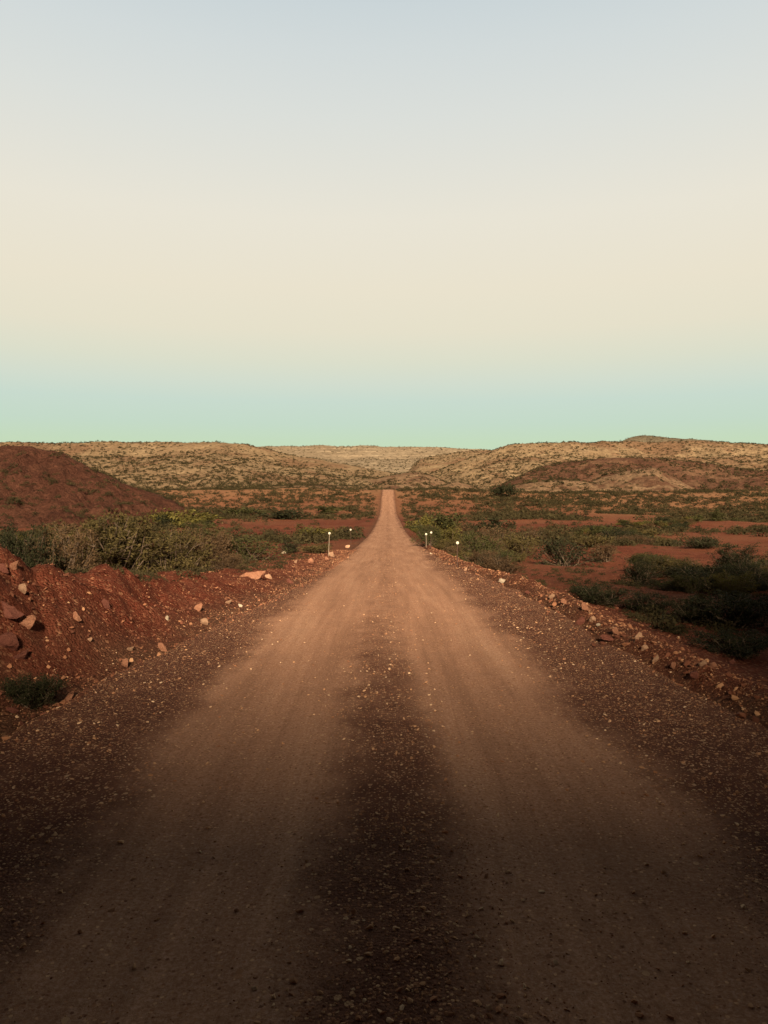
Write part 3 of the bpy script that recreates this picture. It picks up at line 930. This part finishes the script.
for lo, hi_, k in ((0, 115, 110), (115, 240, 46), (240, 5000, 20)):
    m_ = (P_[:, 1] >= lo) & (P_[:, 1] < hi_)
    Q = P_[m_]; n = len(Q)
    if not n: continue
    d = r.normal(0, 1, (n, k, 3)); d /= np.linalg.norm(d, axis=2, keepdims=True)
    d *= (r.uniform(.25, 1, (n, k, 1))) ** .5
    d[..., 2] = np.abs(d[..., 2])
    asp = r.uniform(.65, 1.0, n)
    S = Q[:, 3][:, None]
    lump = 1 + .3 * np.sin(np.arctan2(d[..., 1], d[..., 0]) * 3 + r.uniform(0, 6, (n, 1)))
    c = np.stack([Q[:, 0][:, None] + d[..., 0] * S * .62 * lump, Q[:, 1][:, None] + d[..., 1] * S * .62, Q[:, 2][:, None] + d[..., 2] * S * .62 * asp[:, None] - .03], -1)
    ls = S[..., None] * {110: .15, 46: .22, 20: .36}[k] * r.uniform(.6, 1.3, (n, k, 1))
    e1 = r.normal(0, 1, (n, k, 3)); e1 /= np.linalg.norm(e1, axis=2, keepdims=True)
    e2 = np.cross(e1, r.normal(0, 1, (n, k, 3))); e2 /= np.linalg.norm(e2, axis=2, keepdims=True)
    v = np.stack([c - e1 * ls * .6, c + e2 * ls * .5, c + e1 * ls * .6], 2)
    vs.append(v.reshape(-1, 3))
    ts.append(np.repeat(np.clip(.65 * Q[:, 4][:, None] + .35 * r.uniform(0, 1, (n, k)), 0, 1).reshape(-1), 3))
v = np.concatenate(vs); t_ = np.concatenate(ts)
me = mesh_from('scrub', v, np.arange(len(v)).reshape(-1, 3), M_SCRUB, False, {'tone': t_})
tag(link('scrub', me), 'countless small shrubs dotting the far flats and hills', kind='stuff')

# ------------------------------------------------------------------ labels for the scattered shrubs: which one, told by look and landmark
BANDS = [(0, 19, 'by the tall right post'), (19, 26, 'past the tall right post'), (26, 34, 'by the paired posts'), (34, 43, 'past the paired posts'),
         (43, 54, 'beyond all the posts'), (54, 66, 'entering the road dip'), (66, 80, 'in the road dip'), (80, 96, 'leaving the road dip'),
         (96, 114, 'before the last rise'), (114, 134, 'under the last rise'), (134, 170, 'on the last rise')]
ORD = ['closest', 'second', 'third', 'fourth', 'fifth', 'sixth', 'seventh', 'eighth', 'ninth', 'tenth', 'eleventh', 'twelfth']
cells = {}
for s in shrubs:
    if s[8] is None:
        b = next(b for b in BANDS if s[4] < b[1])
        cells.setdefault((s[3] > 0, b[2], s[5]), []).append(s)
for (right, place, colour), lst in cells.items():
    lst.sort(key=lambda s: abs(s[3]))
    for i, s in enumerate(lst):
        side = 'right of the road' if right else 'left of the road'
        kindw = {'rounded': 'rounded', 'spreading': 'low', 'upright': 'tall', 'ragged': 'ragged'}[s[6]]
        s[8] = f'{kindw} {colour} shrub, ' + ('' if len(lst) == 1 else ORD[min(i, 11)] + ' ') + f'{side} {place}'
for s in shrubs:
    tag(s[7], s[8], 'shrub', 'desert shrubs on the flats right of the road' if s[3] > 0 else 'desert shrubs on the flats left of the road')

# ------------------------------------------------------------------ marker posts
M_POSTW, _nt, _b = new_mat('weathered_pale_post')
_nt.links.new(ramp(_nt, noise(_nt, objco(_nt), 20, 5, .6), [(.3, (.20, .15, .10)), (.7, (.36, .28, .20))]), _b.inputs['Base Color'])
M_POSTD, _nt, _b = new_mat('dark_rusty_post')
_nt.links.new(ramp(_nt, noise(_nt, objco(_nt), 20, 5, .6), [(.3, (.05, .030, .022)), (.7, (.11, .065, .045))]), _b.inputs['Base Color'])
M_REFL, _nt, _b = new_mat('white_reflector')
_b.inputs['Base Color'].default_value = (.64, .58, .43, 1); _b.inputs['Roughness'].default_value = .35


def disc(rad, thick, n=20):
    """round reflector facing the camera side (-Y), with a rounded rim"""
    v, f = [], []
    prof = [(0, -thick), (rad * .8, -thick), (rad, -thick * .5), (rad, thick * .5), (rad * .8, thick), (0, thick)]
    for a, y in prof:
        for j in range(n):
            q = 6.2832 * j / n; v.append((math.cos(q) * max(a, 1e-4), y, math.sin(q) * max(a, 1e-4)))
    for i in range(len(prof) - 1):
        for j in range(n):
            f.append((i * n + j, i * n + (j + 1) % n, (i + 1) * n + (j + 1) % n, (i + 1) * n + j))
    return np.array(v), np.array(f)


def marker(px, pyb, pyt, mat, label, rpx, lean):
    x, z, h = px_ground(px, pyb)
    ht = (pyb - pyt) / F * z
    o = bpy.data.objects.new('marker_post', None); COL.objects.link(o); o.empty_display_size = .1
    o.location = (x, z, h); o.rotation_euler = (0, lean, random.uniform(-.1, .1))
    tb = Tubes(); tb.add([(0, 0, -.2), (0, 0, ht * .5), (0, 0, ht)], .014, .011, 8)
    link('post', tb.mesh('post', mat), o)
    v, f = disc(rpx / F * z, .012)
    link('reflector', mesh_from('reflector', v, f, M_REFL), o, (0, -.03, ht - .01))
    tb = Tubes(); tb.add([(0, -.03, ht - .012), (0, .02, ht - .012)], .006, .006, 6)
    link('bolt', tb.mesh('bolt', M_POSTD), o)
    tag(o, label, 'marker post', 'road marker posts')


marker(328.5, 556, 533, M_POSTW, 'pale thin marker post with white round head on the left verge', 1.2, .045)
marker(351, 546, 529.5, M_POSTD, 'dark marker post with dull head, farther of the two on the left verge', .9, -.02)
marker(457.3, 571.5, 542.5, M_POSTD, 'tall dark marker post with bright white head on the right verge', 1.5, .0)
marker(426.3, 547.5, 534, M_POSTW, 'pale short marker post next to the road, nearer of the right pair', 1.05, -.02)
marker(430.6, 549.5, 532.5, M_POSTD, 'dark marker post standing in green leaves, outer one of the right pair', 1.05, .03)

# ------------------------------------------------------------------ dead wood
x, z, h = px_ground(61, 561)
tb = Tubes(); s = z / F
P = lambda a, b, dy=0: (a * s, dy, b * s)
tb.add([P(0, -4), P(1, 6), P(3, 13, -.05), P(8, 19, -.1), P(15, 22, -.12)], 1.0 * s, .35 * s, 6)
tb.add([P(1, 6), P(-4, 11, .05), P(-6, 17, .08)], .6 * s, .25 * s, 5)
tb.add([P(4, 14, -.05), P(5, 19, 0), P(9, 25, .05)], .5 * s, .2 * s, 5)
o = link('bare_branch', tb.mesh('bare_branch', M_DEAD), loc=(x, z, h))
tag(o, 'bleached bare branch sticking up in front of the brown shrub on the bank', 'branch')
x, z, h = px_ground(692, 614); s = z / F
tb = Tubes()
tb.add([P(-18, 0), P(-8, 3, .03), P(4, 4.5, -.02), P(16, 2), P(24, 1)], .9 * s, .4 * s, 6)
tb.add([P(-2, 4), P(6, 8, -.1), P(12, 9, -.12)], .5 * s, .2 * s, 5)
o = link('fallen_branch', tb.mesh('fallen_branch', M_DEAD), loc=(x, z, h + .02))
tag(o, 'pale fallen branch lying under the black bushes off the road', 'branch')

# ------------------------------------------------------------------ light
EXPO = 1.0
SUN_EL, SUN_AZ = 26.0, 6.0        # degrees; the sun stands low behind the camera, a little to the right
sun = bpy.data.lights.new('sun', 'SUN'); so = bpy.data.objects.new('sun', sun); COL.objects.link(so)
sun.energy = 5.0; sun.angle = math.radians(6.0); sun.color = (1.0, .83, .63)
# light travels towards +Y (forward), slightly to -X, and down
e, a = math.radians(SUN_EL), math.radians(SUN_AZ)
so.rotation_euler = (math.radians(90) - e, 0, a)
w = bpy.data.worlds.new('World'); scene.world = w; w.use_nodes = True
nt = w.node_tree; nt.nodes.clear()
out = nt.nodes.new('ShaderNodeOutputWorld')
sky = N(nt, 'ShaderNodeTexSky', sky_type='NISHITA'); sky.sun_disc = False
sky.sun_elevation = e; sky.sun_rotation = math.radians(180) - a
bg1 = nt.nodes.new('ShaderNodeBackground'); bg1.inputs[1].default_value = .0008
nt.links.new(sky.outputs[0], bg1.inputs[0])
tc = N(nt, 'ShaderNodeTexCoord'); sp = N(nt, 'ShaderNodeSeparateXYZ'); nt.links.new(tc.outputs['Generated'], sp.inputs[0])


def lin(r, g, b):
    f = lambda c: (c / 255 / 12.92) if c / 255 <= .04045 else ((c / 255 + .055) / 1.055) ** 2.4
    return (f(r), f(g), f(b))


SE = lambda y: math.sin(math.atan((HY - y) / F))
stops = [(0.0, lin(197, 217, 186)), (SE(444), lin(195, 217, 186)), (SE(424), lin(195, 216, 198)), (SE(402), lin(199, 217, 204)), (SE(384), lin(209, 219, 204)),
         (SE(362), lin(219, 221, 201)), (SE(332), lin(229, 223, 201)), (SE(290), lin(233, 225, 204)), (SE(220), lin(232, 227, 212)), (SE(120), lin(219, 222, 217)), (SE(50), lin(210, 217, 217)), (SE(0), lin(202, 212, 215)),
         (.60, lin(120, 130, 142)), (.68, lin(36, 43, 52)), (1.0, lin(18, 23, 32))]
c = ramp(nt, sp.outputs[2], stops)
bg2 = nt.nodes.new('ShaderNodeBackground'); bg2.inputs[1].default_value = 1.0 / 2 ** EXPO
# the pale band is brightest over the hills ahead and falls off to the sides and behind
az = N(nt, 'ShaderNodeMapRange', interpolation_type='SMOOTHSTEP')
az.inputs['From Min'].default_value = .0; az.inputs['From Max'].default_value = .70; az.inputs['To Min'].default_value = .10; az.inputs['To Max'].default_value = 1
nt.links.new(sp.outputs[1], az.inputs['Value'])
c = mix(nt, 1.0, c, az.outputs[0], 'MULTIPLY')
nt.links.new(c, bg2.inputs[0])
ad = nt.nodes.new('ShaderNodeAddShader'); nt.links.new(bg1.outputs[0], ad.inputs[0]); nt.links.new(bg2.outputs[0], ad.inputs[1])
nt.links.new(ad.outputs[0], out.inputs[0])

# ------------------------------------------------------------------ camera and view
cam = bpy.data.cameras.new('camera'); co = bpy.data.objects.new('camera', cam); COL.objects.link(co)
co.location = (0, 0, CAMH); co.rotation_euler = (math.radians(90), 0, 0)
cam.sensor_fit = 'VERTICAL'; cam.sensor_height = 36; cam.lens = 36 * F / 1024
cam.shift_x = -(VX - 384) / 1024; cam.shift_y = (HY - 512) / 1024
cam.clip_start = .05; cam.clip_end = 20000
scene.camera = co
vs_ = scene.view_settings
vs_.view_transform = 'Standard'; vs_.look = 'None'; vs_.exposure = EXPO; vs_.gamma = 1; vs_.use_curve_mapping = False
scene.render.engine = 'CYCLES'
scene.cycles.use_denoising = True
scene.cycles.max_bounces = 5; scene.cycles.diffuse_bounces = 3
